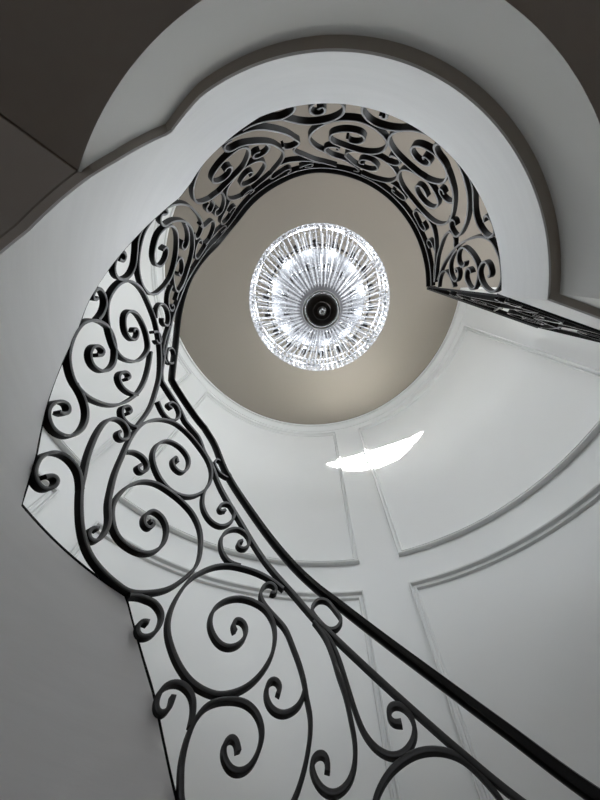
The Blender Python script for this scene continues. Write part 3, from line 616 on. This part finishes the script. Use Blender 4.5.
# centre plate with a ribbed dark dish and knob
v, f = lathe([(0, ZB-.045), (.018, ZB-.042), (.028, ZB-.03), (.03, ZB-.012), (.055, ZB-.012), (.062, ZB-.004), (.085, ZB-.002), (.10, ZB+.006), (.108, ZB+.02), (.10, ZB+.03), (0, ZB+.03)], 40)
plate = link('centre_plate', v, f, M_DARKMETAL, ch, angle=25)
v, f = lathe([(0, ZB-.075), (.012, ZB-.07), (.02, ZB-.055), (.014, ZB-.04), (0, ZB-.04)], 20); link('finial', v, f, M_CHROME, plate)
v, f = torus(.122, .010, ZB+.03, 40); link('plate_ring', v, f, M_CHROME, ch)
v, f = lathe([(.012, ZR+.11), (.43, ZR+.09), (.435, ZR+.10), (.43, ZR+.112), (.012, ZR+.135)], 64); link('light_shield_plate', v, f, M_SATIN, ch)  # unseen plate added above the lamps to keep their light off the ceiling
# bowl strands
def bowl(u):      # u 0 at the rim .. 1 at the plate
    a = u*PI*.475
    return RB+.03+(RR-RB-.03)*math.cos(a)**1.0, ZR-(ZR-ZB-.03)*math.sin(a)
NS = 80
def strand_local(n, fn, a, b, t=0.0):
    P = []
    for i in range(n+1):
        r, z = fn(i/n); P.append(A(r, t, z))
    parts = []
    for i in range(n):
        c = (P[i]+P[i+1])/2; parts.append(octa(c, P[i+1]-P[i], (P[i+1]-P[i]).length*a, b))
    return merge(parts)
def ring_of(name, n, vf, m, t0=0.0, parent=ch):
    """n copies of one strand turned about the axis"""
    v, f = vf
    base = link(name, [p-AX for p in v], f, m, None, smooth=False)
    for i in range(n):
        o = base if i == 0 else base.copy()
        if i: COL.objects.link(o)
        o.parent = parent; o.matrix_parent_inverse = Matrix.Translation(parent.location).inverted()
        o.location = AX; o.rotation_euler = (0, 0, t0+2*PI*i/n)
ring_of('bead_strand', NS, strand_local(38, bowl, .52, .0075), M_CRYSTAL)
# rim prisms hanging round the drum
def prism_mesh(r, z0, z1, w):
    zt = z0+(z1-z0)*.86
    v = []
    for z, k in ((z0+.012, .55), (z0+.03, 1), (zt, 1), (z1, .35)):
        for q in range(6):
            a = 2*PI*q/6; v.append(A(r+w*.6*k*math.cos(a), w*k*math.sin(a)/r, z))
    f = [tuple(range(6))[::-1], tuple(range(18, 24))]
    for l in range(3):
        for q in range(6): f.append((l*6+q, l*6+(q+1) % 6, l*6+6+(q+1) % 6, l*6+6+q))
    return v, f
ring_of('prism', 90, prism_mesh(RR+.012, ZR+.02, ZR+.255, .0135), M_PRISM)
# inner tiers of long icicle crystals
def icicle(r0, z0, r1, z1, w):
    p, q = A(r0, 0, z0), A(r1, 0, z1); d = (q-p); l = d.length; d.normalize(); u = Vector((0, 1, 0)); s = d.cross(u)
    v = []
    for k, h in ((0, .4), (.08, 1), (.9, .8), (1, .15)):
        for i in range(6):
            a = 2*PI*i/6; v.append(p+d*l*k+u*w*h*math.cos(a)+s*w*h*math.sin(a))
    f = [tuple(range(6))[::-1], tuple(range(18, 24))]
    for L_ in range(3):
        for i in range(6): f.append((L_*6+i, L_*6+(i+1) % 6, L_*6+6+(i+1) % 6, L_*6+6+i))
    return v, f
ring_of('icicle_crystal', 48, icicle(.37, 2.47, .15, 2.24, .0065), M_PRISM)
ring_of('long_icicle_crystal', 60, icicle(.53, 2.78, .34, 2.50, .0055), M_PRISM, .05)
# tent strands from the upper ring to the crown, one object: too fine to count behind the bowl
def tent(u): return .20+(RR-.20)*(1-u)**1.7, ZR+.26+(3.86-ZR-.26)*u
ring_of('tent_strand', 48, strand_local(26, tent, .5, .0055), M_CRYSTAL, .04)
# net of fine horizontal threads of tiny beads on the bowl
for k, u in enumerate((.05, .11, .17, .23, .30, .37, .44, .52, .60)):
    r, z = bowl(u); parts = []
    n = int(2*PI*r/.022)
    for i in range(n):
        t = 2*PI*i/n; parts.append(octa(A(r+.004, t, z), Vector((-math.sin(t), math.cos(t), 0)), .010, .0045))
    v, f = merge(parts); link('bead_hoop', v, f, M_CRYSTAL, ch, smooth=False)
# candle sockets and bulbs
def socket(r, z):
    parts = [loft([[A(r+q*math.cos(2*PI*k/10), q*math.sin(2*PI*k/10)/r, zz) for k in range(10)] for q, zz in ((.010, z-.095), (.030, z-.09), (.034, z-.06), (.016, z-.05), (.016, z))])]
    return merge(parts)
def bulb(r, z):
    return loft([[A(r+q*math.cos(2*PI*k/8), q*math.sin(2*PI*k/8)/r, zz) for k in range(8)] for q, zz in ((.010, z+.001), (.017, z+.02), (.016, z+.045), (.006, z+.075))])
for r, z, n, t0 in ((.46, ZR-.0, 18, .1), (.29, ZR-.08, 12, .22)):
    ring_of('candle_socket', n, socket(r, z), M_DARKMETAL, t0)
    ring_of('candle_bulb', n, bulb(r, z), M_BULB, t0)
for i in range(12):
    t = 2*PI*i/12+.3
    l = bpy.data.lights.new('chandelier_lamp', 'POINT'); l.energy = P_CHAND/12; l.color = (.84, .92, 1.0); l.shadow_soft_size = .05
    o = bpy.data.objects.new('chandelier_lamp', l); o.location = A(.42, t, ZR+.05); COL.objects.link(o)

# ---------------------------------------------------------------- light: daylight through the windows, an added side light, a spot through the half-moon hole
def area(name, loc, rot, sx, sy, e, col):
    l = bpy.data.lights.new(name, 'AREA'); l.shape = 'RECTANGLE'; l.size = sx; l.size_y = sy; l.energy = e; l.color = col
    o = bpy.data.objects.new(name, l); o.location = loc; o.rotation_euler = rot; COL.objects.link(o); return o
area('window_daylight', ((WIN[0]+WIN[1])/2, Y0-.17, (WIN[2]+WIN[3])/2), (PI/2, 0, 0), WIN[1]-WIN[0], WIN[3]-WIN[2], P_WIN, (.93, .97, 1.0))
area('side_fill_light', (X1+.17, (RWIN[0]+RWIN[1])/2, (RWIN[2]+RWIN[3])/2), (PI/2, 0, PI/2), RWIN[1]-RWIN[0], RWIN[3]-RWIN[2], P_SIDE, (.93, .97, 1.0))  # added light that shapes the brightness gradient on the curved wall
area('lower_window_daylight', (0, Y0-.17, (LWIN[2]+LWIN[3])/2), (PI/2, 0, 0), LWIN[1]-LWIN[0], LWIN[3]-LWIN[2], P_LOW, (1, .90, .78))
# spot standing in for the sun, its cone narrowed to the added half-moon hole
wc = Vector((sum(hx)/len(hx), Y0, sum(hz)/len(hz)))
l = bpy.data.lights.new('patch_spot', 'SPOT'); l.energy = P_SUN*4*PI*900; l.shadow_soft_size = .08; l.color = (1, .98, .94)
l.spot_size = 2*math.atan(.78/30); l.spot_blend = .02
o = bpy.data.objects.new('patch_spot', l); o.rotation_euler = (-sund).to_track_quat('Z', 'Y').to_euler(); o.location = wc-sund*30; COL.objects.link(o)
w = bpy.data.worlds.new('daylight_sky'); scene.world = w; w.use_nodes = True
w.node_tree.nodes['Background'].inputs['Color'].default_value = (.75, .85, 1, 1); w.node_tree.nodes['Background'].inputs['Strength'].default_value = .6

# ---------------------------------------------------------------- camera: held low in the well, looking almost straight up
F_PX, ZX, ZY = 305.0, 306.7, 272.0
zc = Vector((ZX-300, -(ZY-400), -F_PX)).normalized()
dc = Vector((0, -1, 0)); dc = (dc - zc*dc.dot(zc)).normalized(); ec = dc.cross(zc)
cam = bpy.data.cameras.new('camera'); cam.sensor_fit = 'HORIZONTAL'; cam.sensor_width = 36; cam.lens = 36*F_PX/600; cam.clip_start = .02
co = bpy.data.objects.new('camera', cam); COL.objects.link(co)
co.matrix_world = Matrix((ec, dc, zc)).to_4x4()
scene.camera = co
scene.view_settings.view_transform = 'Standard'; scene.view_settings.look = 'None'
scene.view_settings.gamma = 1; scene.view_settings.use_curve_mapping = False; scene.view_settings.exposure = EXPOSURE
